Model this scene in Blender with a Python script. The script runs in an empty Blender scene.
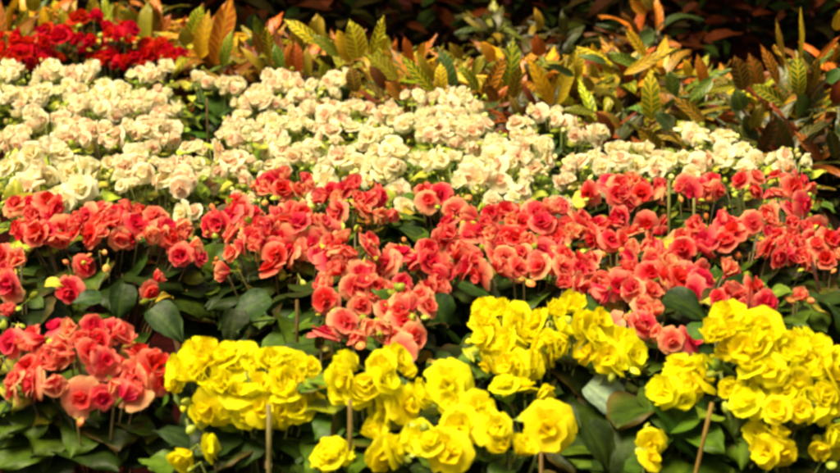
import bpy, math, random
from mathutils import Vector, Matrix, Euler
R = random.Random(11)
rad = math.radians
SC = bpy.context.scene
COL = SC.collection

# ------------------------------------------------------------------ camera
F_PX = 1567.0            # focal length in pixels of an 840 px wide picture (30 degree lens)
CAM_H = 0.785
PITCH = math.atan(356.0 / F_PX)
cd = bpy.data.cameras.new('camera')
cam = bpy.data.objects.new('camera', cd)
COL.objects.link(cam)
cam.location = (0, 0, CAM_H)
cam.rotation_euler = (rad(90) - PITCH, 0, 0)
cd.sensor_width = 36.0
cd.lens = 36.0 * F_PX / 840.0
cd.clip_start = 0.05
cd.clip_end = 3000
cd.dof.use_dof = True
cd.dof.focus_distance = 1.95
cd.dof.aperture_fstop = 10.0
cd.dof.aperture_blades = 7
SC.camera = cam

# ------------------------------------------------------------------ light
SUN_EL, SUN_AZ = 64.0, -128.0      # azimuth clockwise from +Y: high, to the left and a little behind the camera
w = bpy.data.worlds.new('World')
SC.world = w
w.use_nodes = True
nt = w.node_tree
sky = nt.nodes.new('ShaderNodeTexSky')
sky.sky_type = 'NISHITA'
sky.sun_disc = False
sky.sun_elevation = rad(SUN_EL)
sky.sun_rotation = rad(SUN_AZ)
sky.air_density = 1.0
sky.dust_density = 4.0
sky.ozone_density = 0.3
warm = nt.nodes.new('ShaderNodeMix'); warm.data_type = 'RGBA'; warm.blend_type = 'MULTIPLY'
warm.inputs[0].default_value = 1.0
warm.inputs[7].default_value = (1.0, 0.80, 0.50, 1.0)      # warm tint added over the bluish sky colour
nt.links.new(sky.outputs[0], warm.inputs[6])
nt.links.new(warm.outputs[2], nt.nodes['Background'].inputs[0])
nt.nodes['Background'].inputs[1].default_value = 0.072
sd = bpy.data.lights.new('sun', 'SUN')
sd.energy = 4.2
sd.angle = rad(30)
sd.color = (1.0, 0.87, 0.62)
so = bpy.data.objects.new('sun', sd)
COL.objects.link(so)
_dir = Vector((math.sin(rad(SUN_AZ)) * math.cos(rad(SUN_EL)), math.cos(rad(SUN_AZ)) * math.cos(rad(SUN_EL)), math.sin(rad(SUN_EL))))
so.rotation_euler = _dir.to_track_quat('Z', 'Y').to_euler()
so.location = (0, 0, 6)
SC.view_settings.view_transform = 'Standard'
SC.view_settings.look = 'None'
SC.view_settings.exposure = 1.1
SC.view_settings.gamma = 1.0
SC.view_settings.use_curve_mapping = False
SC.cycles.max_bounces = 6
SC.cycles.transmission_bounces = 4
SC.cycles.transparent_max_bounces = 4
SC.cycles.use_denoising = True
SC.cycles.filter_width = 3.1

# ------------------------------------------------------------------ helpers
def at(px, py, Y):
    """point seen at pixel (px, py) of the 840 x 473 picture, Y metres in front of the camera along the ground"""
    d = Vector(((px - 420.0) / F_PX, 1.0, -(py - 236.5) / F_PX))
    c, s = math.cos(PITCH), math.sin(PITCH)
    v = Vector((d.x, c * d.y + s * d.z, -s * d.y + c * d.z))
    return Vector((0, 0, CAM_H)) + v * (Y / v.y)

def canopy_depth(py):
    return 681.0 / (py + 120.0)

class MB:
    def __init__(self):
        self.v, self.f, self.c, self.c2, self.uv, self.hasuv = [], [], [], [], [], False
    def add(self, v, c, c2=None, uv=(0, 0)):
        self.v.append(tuple(v)); self.c.append(c); self.c2.append(c2 or c); self.uv.append(uv)
        return len(self.v) - 1
    def mesh(self, name, mat):
        m = bpy.data.meshes.new(name)
        m.from_pydata(self.v, [], self.f)
        m.polygons.foreach_set('use_smooth', [True] * len(self.f))
        a = m.attributes.new('Pigment', 'FLOAT_COLOR', 'POINT')
        a.data.foreach_set('color', [x for c in self.c for x in (c[0], c[1], c[2], 1.0)])
        a = m.attributes.new('Vein', 'FLOAT_COLOR', 'POINT')
        a.data.foreach_set('color', [x for c in self.c2 for x in (c[0], c[1], c[2], 1.0)])
        a = m.attributes.new('Leaf', 'FLOAT_VECTOR', 'POINT')
        a.data.foreach_set('vector', [x for u in self.uv for x in (u[0], u[1], 0.0)])
        m.materials.append(mat)
        m.update()
        return m

def link(name, data, parent=None, mw=None):
    o = bpy.data.objects.new(name, data)
    COL.objects.link(o)
    if parent is not None:
        o.parent = parent
    if mw is not None:
        o.matrix_local = mw
    return o

def tag(o, label, cat, group=None, kind=None):
    if kind: o['kind'] = kind
    if label: o['label'] = label
    if cat: o['category'] = cat
    if group: o['group'] = group

def mixc(a, b, t):
    t = max(0.0, min(1.0, t))
    return tuple(a[i] + (b[i] - a[i]) * t for i in range(3))

def vary(c, r, amt=0.12):
    k = 1 + r.uniform(-amt, amt)
    return tuple(max(0.0, min(0.95, x * k * (1 + r.uniform(-amt, amt) * 0.4))) for x in c)

def surface(name, rough, translucent, bump_scale=0.0, bump=0.0, veins=False, coat=0.0, spec=0.5, hue=0.0, mottled=0.0):
    m = bpy.data.materials.new(name)
    m.use_nodes = True
    n, l = m.node_tree.nodes, m.node_tree.links
    p = n['Principled BSDF']; out = n['Material Output']
    at1 = n.new('ShaderNodeAttribute'); at1.attribute_name = 'Pigment'
    colr = at1.outputs['Color']
    if veins:
        at2 = n.new('ShaderNodeAttribute'); at2.attribute_name = 'Vein'
        lf = n.new('ShaderNodeAttribute'); lf.attribute_name = 'Leaf'
        sep = n.new('ShaderNodeSeparateXYZ'); l.new(lf.outputs['Vector'], sep.inputs[0])
        ab = n.new('ShaderNodeMath'); ab.operation = 'ABSOLUTE'; l.new(sep.outputs[0], ab.inputs[0])
        # side veins run forward from the midrib
        m1 = n.new('ShaderNodeMath'); m1.operation = 'MULTIPLY_ADD'; l.new(ab.outputs[0], m1.inputs[0]); m1.inputs[1].default_value = -0.22; l.new(sep.outputs[1], m1.inputs[2])
        tc = n.new('ShaderNodeTexCoord')
        nz = n.new('ShaderNodeTexNoise'); nz.inputs['Scale'].default_value = 30; l.new(tc.outputs['Object'], nz.inputs['Vector'])
        m1b = n.new('ShaderNodeMath'); m1b.operation = 'MULTIPLY_ADD'; l.new(nz.outputs['Fac'], m1b.inputs[0]); m1b.inputs[1].default_value = 0.22; l.new(m1.outputs[0], m1b.inputs[2])
        m2 = n.new('ShaderNodeMath'); m2.operation = 'MULTIPLY'; l.new(m1b.outputs[0], m2.inputs[0]); m2.inputs[1].default_value = 50
        sn = n.new('ShaderNodeMath'); sn.operation = 'SINE'; l.new(m2.outputs[0], sn.inputs[0])
        r1 = n.new('ShaderNodeMapRange'); l.new(sn.outputs[0], r1.inputs[0]); r1.inputs[1].default_value = 0.25; r1.inputs[2].default_value = 0.8
        r2 = n.new('ShaderNodeMapRange'); l.new(ab.outputs[0], r2.inputs[0]); r2.inputs[1].default_value = 0.16; r2.inputs[2].default_value = 0.06
        r3 = n.new('ShaderNodeMapRange'); l.new(ab.outputs[0], r3.inputs[0]); r3.inputs[1].default_value = 0.86; r3.inputs[2].default_value = 0.97
        mx = n.new('ShaderNodeMath'); mx.operation = 'MAXIMUM'; l.new(r1.outputs[0], mx.inputs[0]); l.new(r2.outputs[0], mx.inputs[1])
        mx2 = n.new('ShaderNodeMath'); mx2.operation = 'MAXIMUM'; l.new(mx.outputs[0], mx2.inputs[0]); l.new(r3.outputs[0], mx2.inputs[1])
        mc = n.new('ShaderNodeMix'); mc.data_type = 'RGBA'
        l.new(mx2.outputs[0], mc.inputs[0]); l.new(at1.outputs['Color'], mc.inputs[6]); l.new(at2.outputs['Color'], mc.inputs[7])
        colr = mc.outputs[2]
    if hue or mottled:
        oi = n.new('ShaderNodeObjectInfo')
        hs = n.new('ShaderNodeHueSaturation')
        mr = n.new('ShaderNodeMapRange'); l.new(oi.outputs['Random'], mr.inputs[0]); mr.inputs[3].default_value = 0.5 - hue; mr.inputs[4].default_value = 0.5 + hue
        l.new(mr.outputs[0], hs.inputs['Hue'])
        tc = n.new('ShaderNodeTexCoord')
        nz = n.new('ShaderNodeTexNoise'); nz.inputs['Scale'].default_value = 90 if not veins else 25; nz.inputs['Detail'].default_value = 4
        l.new(tc.outputs['Object'], nz.inputs['Vector'])
        mv = n.new('ShaderNodeMapRange'); l.new(nz.outputs['Fac'], mv.inputs[0]); mv.inputs[1].default_value = 0.3; mv.inputs[2].default_value = 0.7
        mv.inputs[3].default_value = 1 - mottled; mv.inputs[4].default_value = 1 + mottled
        l.new(mv.outputs[0], hs.inputs['Value'])
        l.new(colr, hs.inputs['Color'])
        colr = hs.outputs[0]
    l.new(colr, p.inputs['Base Color'])
    p.inputs['Roughness'].default_value = rough
    p.inputs['Specular IOR Level'].default_value = spec
    if coat: p.inputs['Coat Weight'].default_value = coat; p.inputs['Coat Roughness'].default_value = 0.25
    if bump:
        tc2 = n.new('ShaderNodeTexCoord')
        nb = n.new('ShaderNodeTexNoise'); nb.inputs['Scale'].default_value = bump_scale; nb.inputs['Detail'].default_value = 3
        l.new(tc2.outputs['Object'], nb.inputs['Vector'])
        bp = n.new('ShaderNodeBump'); bp.inputs['Strength'].default_value = bump; bp.inputs['Distance'].default_value = 0.002
        l.new(nb.outputs['Fac'], bp.inputs['Height']); l.new(bp.outputs[0], p.inputs['Normal'])
    if translucent:
        tr = n.new('ShaderNodeBsdfTranslucent'); l.new(colr, tr.inputs['Color'])
        ms = n.new('ShaderNodeMixShader'); ms.inputs[0].default_value = translucent
        l.new(p.outputs[0], ms.inputs[1]); l.new(tr.outputs[0], ms.inputs[2]); l.new(ms.outputs[0], out.inputs[0])
    return m

M_PETAL = surface('petal', 0.7, 0.54, 260, 0.25, spec=0.15, hue=0.010, mottled=0.06)
M_BUD = surface('bud', 0.45, 0.12, 120, 0.2, spec=0.35, hue=0.01, mottled=0.08)
M_LEAF = surface('begonia_leaf', 0.48, 0.10, 120, 0.6, spec=0.2, mottled=0.35)
M_CROTON = surface('croton_leaf', 0.42, 0.15, 60, 0.4, veins=True, spec=0.35, mottled=0.22)
M_DARK = surface('undergrowth_leaf', 0.6, 0.05, 60, 0.4, spec=0.02, mottled=0.3)
M_STEM = surface('stem', 0.5, 0.0, 80, 0.3, mottled=0.15)
M_WOOD = surface('stake_wood', 0.7, 0.0, 60, 0.6, spec=0.2, mottled=0.25)

# ------------------------------------------------------------------ shapes
def blade(mb, M, L, W, a0, a1, cup, ruffle, colf, r, nt_=6, nw=6, prof=None, tip_notch=0.0, c2=None, base_r=0.0, ph=None, twist=0.0, jag=0.0, asym=1.0):
    """one petal or leaf: a curved, cupped, rippled sheet. +X of M is the way it grows, +Z its upper side"""
    ph = r.uniform(0, 6.28) if ph is None else ph
    px, pz = base_r, 0.0
    idx = []
    for i in range(nt_ + 1):
        t = i / nt_
        a = a0 + (a1 - a0) * t
        if i:
            px += math.cos(a) * L / nt_; pz += math.sin(a) * L / nt_
        wd = W * 0.5 * prof(t) * (1 + jag * math.sin(t * 23 + ph) * t)
        row = []
        for j in range(nw + 1):
            s = j / nw * 2 - 1
            edge = abs(s)
            lift = cup * wd * (s * s)
            rip = ruffle * (0.25 + 0.75 * t) * edge ** 1.5 * math.sin(ph + t * 7.0 + s * 2.5) * W * 0.5
            rip += ruffle * t ** 3 * math.sin(ph * 1.7 + s * 5.0) * W * 0.35
            back = tip_notch * L * (1 - abs(s)) * max(0, t - 0.7) - 0.0
            x = px - back - (edge ** 2) * t * 0.10 * L
            nz_ = lift + rip
            tw = twist * t
            y = s * wd * (asym if s < 0 else 1.0)
            v = Vector((x - math.sin(a) * nz_, y * math.cos(tw) , pz + math.cos(a) * nz_ + y * math.sin(tw)))
            row.append(mb.add(M @ v, colf(t, s), c2(t, s) if c2 else None, (s, t)))
        idx.append(row)
    for i in range(nt_):
        for j in range(nw):
            mb.f.append((idx[i][j], idx[i][j + 1], idx[i + 1][j + 1], idx[i + 1][j]))

def petal_prof(t):
    return 0.22 + 0.78 * (math.sin(min(1.0, t * 1.15 + 0.02) * math.pi * 0.56)) if t < 0.62 else (0.985 * math.sqrt(max(0.0, 1 - ((t - 0.60) / 0.42) ** 2)) + 0.02)

PAL = {
 # centre, middle, edge
 'coral':  ((0.62, 0.004, 0.022), (0.80, 0.026, 0.062), (0.94, 0.30, 0.20)),
 'salmon': ((0.74, 0.02, 0.045), (0.88, 0.16, 0.13), (0.95, 0.50, 0.25)),
 'cream':  ((0.95, 0.80, 0.44), (0.96, 0.89, 0.60), (0.97, 0.94, 0.70)),
 'blush':  ((0.95, 0.60, 0.42), (0.96, 0.79, 0.56), (0.97, 0.92, 0.68)),
 'yellow': ((0.90, 0.76, 0.0), (0.91, 0.83, 0.001), (0.92, 0.87, 0.008)),
 'red':    ((0.50, 0.0, 0.0), (0.62, 0.001, 0.002), (0.70, 0.006, 0.006)),
}
def bloom_mesh(kind, openness, seed):
    r = random.Random(seed)
    mb = MB()
    c0, c1, c2_ = PAL[kind]
    S = 0.0215
    #        n  L     W     a0   a1   base  cup
    if openness == 'open':
        rings = [(5, 1.05, 1.45, 20, -38, 0.02, -.10, 0), (4, 0.86, 1.25, 46, -2, 0.03, .10, 1), (3, .62, .95, 72, 70, .03, .5, 2), (2, .42, .6, 80, 105, .02, .7, 3)]
    elif openness == 'half':
        rings = [(4, 1.0, 1.5, 40, -12, 0.02, .0, 0), (4, 0.88, 1.3, 62, 38, 0.03, .30, 1), (3, .66, .9, 78, 95, .02, .7, 3)]
    elif openness == 'cup':
        rings = [(4, 0.98, 1.45, 66, 44, 0.06, .35, 0), (3, 0.90, 1.25, 76, 98, 0.05, .6, 1)]
    else:   # flat: four broad petals, small heart
        rings = [(4, 1.12, 1.5, 18, -26, 0.02, -.08, 0), (3, .70, .95, 54, 30, .03, .35, 2), (2, .40, .5, 75, 95, .02, .7, 3)]
    if kind == 'yellow':      # simpler, rounder blooms
        rings = [(n, L, W * 1.06, a0, a1 * .8, br, cup, ring) for (n, L, W, a0, a1, br, cup, ring) in rings if ring != 3]
        if len(rings) < 3: rings.append((3, .55, .95, 74, 100, .02, .7, 2))
    off = 0.0
    for (n, L, W, a0, a1, br, cup, ring) in rings:
        off += r.uniform(0.3, 0.9)
        for k in range(n):
            th = off + k * 2 * math.pi / n + r.uniform(-.18, .18)
            M = Matrix.Rotation(th, 4, 'Z') @ Matrix.Rotation(r.uniform(-.15, .15), 4, 'X')
            lk = r.uniform(.88, 1.12)
            kk = 0.34 * ring
            tone = r.uniform(-.12, .12)
            sh = r.uniform(0.92, 1.05)
            def colf(t, s, kk=kk, tone=tone, sh=sh):
                e = (0.25 + 0.75 * t) * (0.75 + 0.35 * abs(s)) - kk * 0.75 + tone
                e = e * 1.2 + .03
                c = mixc(c0, c1, e * 1.8) if e < .55 else mixc(c1, c2_, (e - .55) * 2.2)
                return tuple(min(0.96, x * sh) for x in c)
            blade(mb, M, S * L * lk, S * W * lk, rad(a0 + r.uniform(-9, 9)), rad(a1 + r.uniform(-12, 12)), cup + r.uniform(-.1, .1), (r.uniform(.01, .05) if kind == 'yellow' else r.uniform(.03, .10)), colf, r,
                  6 if ring < 2 else 4, 6 if ring < 2 else 4, petal_prof, tip_notch=(0.0 if kind == 'yellow' else r.uniform(0, .15)), base_r=S * br)
    # green calyx and pedicel end behind the petals
    g = (0.20, 0.24, 0.03)
    for k in range(6):
        a = k * math.pi / 3
        mb.add((math.cos(a) * S * .14, math.sin(a) * S * .14, S * .05), g)
    for k in range(6):
        a = k * math.pi / 3
        mb.add((math.cos(a) * S * .05, math.sin(a) * S * .05, -S * .5), g)
    n0 = len(mb.v) - 12
    for k in range(6):
        mb.f.append((n0 + k, n0 + (k + 1) % 6, n0 + 6 + (k + 1) % 6, n0 + 6 + k))
    return mb.mesh(kind + '_bloom', M_PETAL)

def bud_mesh(kind, seed):
    """two round shells closed on each other, and a short stalk"""
    r = random.Random(seed)
    mb = MB()
    body = {'coral': (0.72, 0.22, 0.06), 'salmon': (0.75, .30, .08), 'cream': (0.78, 0.76, 0.24), 'blush': (.82, .66, .30), 'yellow': (0.76, 0.68, 0.01), 'red': (.45, .02, .01), 'green': (.36, .44, .04)}[kind]
    base = (0.30, 0.38, 0.04)
    S = 0.0085
    for sgn in (-1, 1):
        idx = []
        for i in range(7):
            t = i / 6
            row = []
            for j in range(7):
                s = j / 6 * 2 - 1
                wd = math.sin(math.pi * min(1, t * .93 + .04)) ** .6
                y = s * wd * S * (1 + .05 * math.sin(i + seed))
                x = sgn * (1 - s * s) * wd * S * .62 + sgn * S * .03
                z = (t * 2 - .1) * S
                row.append(mb.add((x, y, z), mixc(base, body, t * 1.8 + r.uniform(-.1, .1))))
            idx.append(row)
        for i in range(6):
            for j in range(6):
                q = (idx[i][j], idx[i][j + 1], idx[i + 1][j + 1], idx[i + 1][j])
                mb.f.append(q if sgn > 0 else q[::-1])
    n0 = len(mb.v)
    for z, rr in ((.1, .16), (-1.6, .11)):
        for k in range(5):
            a = k * 2 * math.pi / 5
            mb.add((math.cos(a) * S * rr, math.sin(a) * S * rr, z * S), base)
    for k in range(5):
        mb.f.append((n0 + k, n0 + (k + 1) % 5, n0 + 5 + (k + 1) % 5, n0 + 5 + k))
    return mb.mesh(kind + '_bud', M_BUD)

BLOOMS, BUDS = {}, {}
for i, k in enumerate(PAL):
    BLOOMS[k] = {}
    for j, o_ in enumerate(('open', 'half', 'cup', 'flat')):
        BLOOMS[k][o_] = [bloom_mesh(k, o_, 100 * i + 10 * j + q) for q in range(3)]
    BUDS[k] = [bud_mesh(k, 7 * i + q) for q in range(2)]
BUDS['green'] = [bud_mesh('green', 90 + q) for q in range(2)]

def leaf_prof(t):
    return 2.25 * ((t + .04) ** .42) * (max(0.0, 1 - t) ** .78) * .98 + .01

def tube(mb, pts, r0, r1, c, n=5):
    ring0 = None
    for i, p in enumerate(pts):
        d = (pts[min(i + 1, len(pts) - 1)] - pts[max(i - 1, 0)]).normalized()
        q = d.to_track_quat('Z', 'Y')
        rr = r0 + (r1 - r0) * i / (len(pts) - 1)
        ring = [mb.add(p + q @ Vector((math.cos(a) * rr, math.sin(a) * rr, 0)), c) for a in [k * 2 * math.pi / n for k in range(n)]]
        if ring0:
            for k in range(n):
                mb.f.append((ring0[k], ring0[(k + 1) % n], ring[(k + 1) % n], ring[k]))
        ring0 = ring
    mb.f.append(tuple(ring0))

def frame(origin, xdir, up):
    x = xdir.normalized()
    z = (up - x * up.dot(x)).normalized()
    y = z.cross(x)
    return Matrix(((x.x, y.x, z.x, origin.x), (x.y, y.y, z.y, origin.y), (x.z, y.z, z.z, origin.z), (0, 0, 0, 1)))

FOL = {
 'dark':  [(0.012, 0.028, 0.002), (0.020, 0.044, 0.002), (0.014, 0.032, 0.003), (0.045, 0.085, 0.004)],
 'fresh': [(0.014, 0.04, 0.003), (0.03, 0.075, 0.005), (0.09, 0.15, 0.008), (0.02, 0.055, 0.004)],
 'lime':  [(0.12, 0.19, 0.02), (0.24, 0.32, 0.025), (0.32, 0.38, 0.03), (0.05, 0.10, 0.014)],
}
def begonia_leaf(mb, p, out, up, L, c, r):
    vein = (c[0] * 1.8, c[1] * 1.6, c[2] * 1.3)
    M = frame(p, out, up)
    sgn = r.choice((-1, 1)); worn = r.random() < .18
    for side in (0,):
        def colf(t, s):
            k = abs(math.sin(s * 5.5 + sgn * t)) ** 8
            q = mixc(c, vein, .5 * k + (.6 if abs(s) < .08 else 0))
            return mixc(q, (.10, .055, .012), (abs(s) ** 4 * .8 + max(0, t - .8) * 3) if worn else 0)
        blade(mb, M, L, L * r.uniform(.78, .95), rad(r.uniform(5, 30)), rad(r.uniform(-55, -15)), r.uniform(.0, .25), r.uniform(.08, .2), colf, r, 9, 8, leaf_prof, jag=.07, asym=r.choice((.65, 1.35, 1.0)), twist=r.uniform(-.3, .3))

def plant(name, label, cat, group, kinds, clumps, D=None, size=1.0, foliage='dark', nleaf=72, buds=8, dens=0.50, R_=None, extra_leaves=(), single=(), seed=0, flat=.15, spread=1.0, opens=('open', 'half', 'half', 'cup', 'cup', 'flat', 'open')):
    r = random.Random(seed * 31 + 5)
    x0 = min(c[0] - c[2] for c in clumps); x1 = max(c[0] + c[2] for c in clumps)
    y0 = min(c[1] - c[3] for c in clumps); y1 = max(c[1] + c[3] for c in clumps)
    cx, cy, Rx, Ry = (x0 + x1) / 2, (y0 + y1) / 2, (x1 - x0) / 2, (y1 - y0) / 2
    D = D or canopy_depth(cy)
    Rr = R_ or min(.16, max(.06, Rx / F_PX * D))
    ctr = at(cx, cy, D)
    base = Vector((ctr.x, D + .02, 0.0))
    root = link(name, None)
    root.empty_display_size = .05
    root.location = base
    tag(root, label, cat, group)
    bpx = 0.043 * size * F_PX / D
    step = bpx * dens
    # blooms on a jittered honeycomb inside the clumps
    pale = 'cream' in kinds or 'blush' in kinds
    pocket = .62 if pale else (.75 if 'coral' in kinds else 0)
    pts = []
    yy = y0; row = 0
    while yy <= y1:
        xx = x0 + (step * .5 if row % 2 else 0)
        while xx <= x1 + step * .3:
            X = xx + r.uniform(-.28, .28) * step; Y = yy + r.uniform(-.28, .28) * step
            for (a, b, ra, rb) in clumps:
                ra2, rb2 = max(ra - bpx * (.14 if not pale else .26), ra * .72), max(rb - bpx * (.18 if not pale else .34), rb * .55)
                if ((X - a) / ra2) ** 2 + ((Y - b) / rb2) ** 2 <= 1.0:
                    if pocket and any(((X - h[0] - h[2] * .25 * math.sin(h[0])) / (h[2] * .55)) ** 2 + ((Y - h[1] - h[3] * .85) / (h[3] * .52)) ** 2 < pocket for h in clumps):
                        break
                    pts.append((X, Y, (a, b, ra, rb))); break
            xx += step
        yy += step * .80; row += 1
    for c in clumps:
        if not any(p[2] is c or ((p[0] - c[0]) / c[2]) ** 2 + ((p[1] - c[1]) / c[3]) ** 2 < .6 for p in pts):
            pts.append((c[0], c[1], c))
    if len(pts) > 97: pts = r.sample(pts, 97)
    stems = MB()
    hub = Vector((ctr.x, D + .02, max(.06, ctr.z - .19)))
    sc = (.16, .2, .03) if 'cream' in kinds or 'yellow' in kinds else (.09, .065, .015)
    zs = []
    def put(X, Y, k, mesh, sz, nm='flower', face=False):
        u = (X - cx) / max(Rx, 20); v = (cy - Y) / max(Ry, 12)
        cu, cv = (X - k[0]) / k[2], (k[1] - Y) / k[3]
        dep = D + Rr * (.55 * v - flat * math.sqrt(max(0, 1 - u * u))) + .012 * cv * 1.0 - min(.03, .7 * k[2] * D / F_PX) * math.sqrt(max(0, 1 - min(1, cu * cu + cv * cv))) + r.uniform(-.006, .006)
        p = at(X, Y, dep)
        n = Vector((.7 * cu + .35 * u + r.gauss(0, .5), -.6 + r.gauss(0, .42) , .5 + .6 * cv + .15 * v + r.gauss(0, .38))).normalized()
        if face: n = Vector((r.uniform(-.25, .25), -1, .45)).normalized()
        q = n.to_track_quat('Z', 'Y') @ Euler((0, 0, r.uniform(0, 6.28))).to_quaternion()
        M = Matrix.Translation(p - base) @ q.to_matrix().to_4x4() @ Matrix.Diagonal((sz, sz, sz * r.uniform(.9, 1.25), 1))
        o = link(nm, mesh, root, M)
        zs.append(p.z)
        return p, n
    for (X, Y, k) in pts:
        kind = r.choice(kinds)
        op = r.choice(opens)
        p, n = put(X, Y, k, r.choice(BLOOMS[kind][op]), size * r.uniform(.78, 1.2))
        a = p - n * .011 - base; h = hub - base
        mid = a.lerp(h, .45) + Vector((0, 0, -.01)) - n * .008
        mid += Vector((r.uniform(-.01, .01), r.uniform(-.01, .01), 0))
        tube(stems, [h, mid, a], .0018, .0011, sc, 4)
    for (X, Y, rp, kind, op) in single:      # one large bloom of a stated pixel radius
        p, n = put(X, Y, (X, Y, rp, rp), BLOOMS[kind][op][r.randrange(3)], rp * D / F_PX / .0225, face=True)
        tube(stems, [hub - base, p - n * .012 - base], .0028, .0016, sc, 4)
    for i in range(buds):
        k = r.choice(clumps)
        a = r.uniform(0, 6.28)
        X = k[0] + math.cos(a) * k[2] * .95; Y = k[1] + math.sin(a) * k[3] * .92
        kind = r.choice(list(kinds) + ['green'] * 3)
        p, n = put(X, Y, k, r.choice(BUDS[kind]), size * r.uniform(.5, .9), nm='bud')
        tube(stems, [hub - base, p - n * .006 - base], .0018, .0009, sc, 4)
    # main stalks
    for i in range(5):
        a = r.uniform(0, 6.28)
        b = Vector((math.cos(a) * .025, math.sin(a) * .025, 0))
        tube(stems, [b, b * 1.3 + Vector((0, 0, (hub.z) * .5)), hub - base + b * .3], .006, .0035, (.17, .09, .03), 6)
    link('stems', stems.mesh('stems', M_STEM), root)
    # leaves on a low dome under the flowers
    zt = sum(zs) / len(zs)
    mb = MB()
    ga = 2.39996
    nleaf = int(nleaf * 1.2)
    for i in range(nleaf):
        ft = (i + .5) / nleaf
        el = math.asin(1 - ft * 1.15) if ft < 1 else 0
        a = i * ga + r.uniform(-.3, .3)
        rr = Rr * spread * r.uniform(.80, 1.12)
        o = Vector((math.cos(a) * math.cos(el), math.sin(a) * math.cos(el), math.sin(el)))
        p = Vector((o.x * rr, o.y * rr * .9, zt - .095 + o.z * .078 + r.uniform(-.015, .01)))
        L = r.uniform(.042, .076) * (1 if foliage != 'lime' else .75)
        out = Vector((o.x + r.uniform(-.5, .5), o.y + r.uniform(-.5, .5), r.uniform(-.35, .15)))
        up = Vector((o.x * .5 + r.uniform(-.25, .25), o.y * .5 + r.uniform(-.25, .25), 1.0))
        pp = p - out.normalized() * L * .45
        c = vary(r.choice(FOL[foliage]), r, .2)
        begonia_leaf(mb, pp, out, up, L, c, r)
    # sepals, young leaves and bracts between the blooms
    for i in range(int(len(pts) * (2.2 if foliage == 'lime' else 1.4))):
        X, Y, k = r.choice(pts)
        u = (X - cx) / max(Rx, 20); v = (cy - Y) / max(Ry, 12)
        dep = D + Rr * (.55 * v - flat * math.sqrt(max(0, 1 - u * u))) + .012
        if pale or r.random() < .7:      # green sepals show along the lower side of each truss
            X = k[0] + r.uniform(-.9, .9) * k[2]; Y = k[1] + k[3] * r.uniform(.3, 1.15); dep += -.012
        p = at(X + r.uniform(-.7, .7) * bpx, Y + r.uniform(-.1, .75) * bpx, dep) - base
        out = Vector((r.uniform(-1, 1), r.uniform(-1, .2), r.uniform(-.3, .7)))
        c = vary(r.choice([(.26, .34, .03), (.16, .24, .02), (.34, .36, .04)] if foliage != 'dark' else [(.10, .17, .01), (.24, .26, .02), (.36, .30, .03), (.05, .10, .008)] if 'yellow' not in kinds else [(.06, .12, .008), (.30, .34, .01), (.03, .07, .004), (.12, .20, .01)]), r, .2)
        begonia_leaf(mb, p, out, Vector((r.uniform(-.3, .3), -.3, 1)), r.uniform(.018, .034), c, r)
    link('foliage', mb.mesh('foliage', M_LEAF), root)
    for (X, Y, dd, Lpx, ang, c, lab) in extra_leaves:
        c = (c[0] * .38, c[1] * .42, c[2] * .2) if lab is None else c    # single large leaves that stand out; ang = direction in the picture, degrees
        m2 = MB()
        p = at(X, Y, D + dd) - base
        L = Lpx * (D + dd) / F_PX
        out = Vector((math.cos(rad(ang)), -.35, math.sin(rad(ang))))
        Mx = frame(p - out.normalized() * L * .5, out, Vector((.1, -.75, .75) if lab else (.1, -.45, .9)))
        def colf(t, s, c=c):
            return mixc(c, (c[0] * 1.9 + .01, c[1] * 1.7 + .01, c[2] * 1.4), .8 if abs(s) < .1 else .55 * abs(math.sin(s * 4.5 + t * 2)) ** 6)
        blade(m2, Mx, L, L * .72, rad(18), rad(-30), .12, .16, colf, r, 16, 12, leaf_prof, jag=.08, asym=.72)
        o = link('leaf', m2.mesh('leaf', M_LEAF), root)
        if lab: o['label'] = lab
    return root

# ------------------------------------------------------------------ ground
def ground_mat():
    m = bpy.data.materials.new('bed_soil'); m.use_nodes = True
    n, l = m.node_tree.nodes, m.node_tree.links
    p = n['Principled BSDF']
    tc = n.new('ShaderNodeTexCoord')
    nz = n.new('ShaderNodeTexNoise'); nz.inputs['Scale'].default_value = 22; nz.inputs['Detail'].default_value = 8
    l.new(tc.outputs['Object'], nz.inputs['Vector'])
    cr = n.new('ShaderNodeValToRGB')
    cr.color_ramp.elements[0].position = .3; cr.color_ramp.elements[0].color = (.007, .001, .001, 1)
    cr.color_ramp.elements[1].position = .75; cr.color_ramp.elements[1].color = (.026, .003, .002, 1)
    l.new(nz.outputs['Fac'], cr.inputs[0]); l.new(cr.outputs[0], p.inputs['Base Color'])
    p.inputs['Roughness'].default_value = 1.0
    p.inputs['Specular IOR Level'].default_value = .03
    bp = n.new('ShaderNodeBump'); bp.inputs['Strength'].default_value = .8; bp.inputs['Distance'].default_value = .02
    l.new(nz.outputs['Fac'], bp.inputs['Height']); l.new(bp.outputs[0], p.inputs['Normal'])
    return m
def ground():
    import bmesh
    vs, fs = [], []
    rr = random.Random(3)
    xs = [-1500, -200, -30, -6] + [-4 + i * .1 for i in range(81)] + [6, 30, 200, 1500]
    ys = [-1500, -200, -20, -3] + [-1 + i * .1 for i in range(101)] + [12, 30, 200, 1500]
    for y in ys:
        for x in xs:
            near = abs(x) < 4.01 and -1.01 < y < 9.01
            vs.append((x, y, (rr.uniform(-.006, .008) + .012 * math.sin(x * 3) * math.sin(y * 4)) if near else 0))
    n = len(xs)
    for j in range(len(ys) - 1):
        for i in range(n - 1):
            fs.append((j * n + i, j * n + i + 1, (j + 1) * n + i + 1, (j + 1) * n + i))
    m = bpy.data.meshes.new('ground'); m.from_pydata(vs, [], fs); m.materials.append(ground_mat())
    o = link('ground', m); tag(o, 'dark reddish soil of the flower bed', 'ground', kind='structure')
ground()

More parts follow.
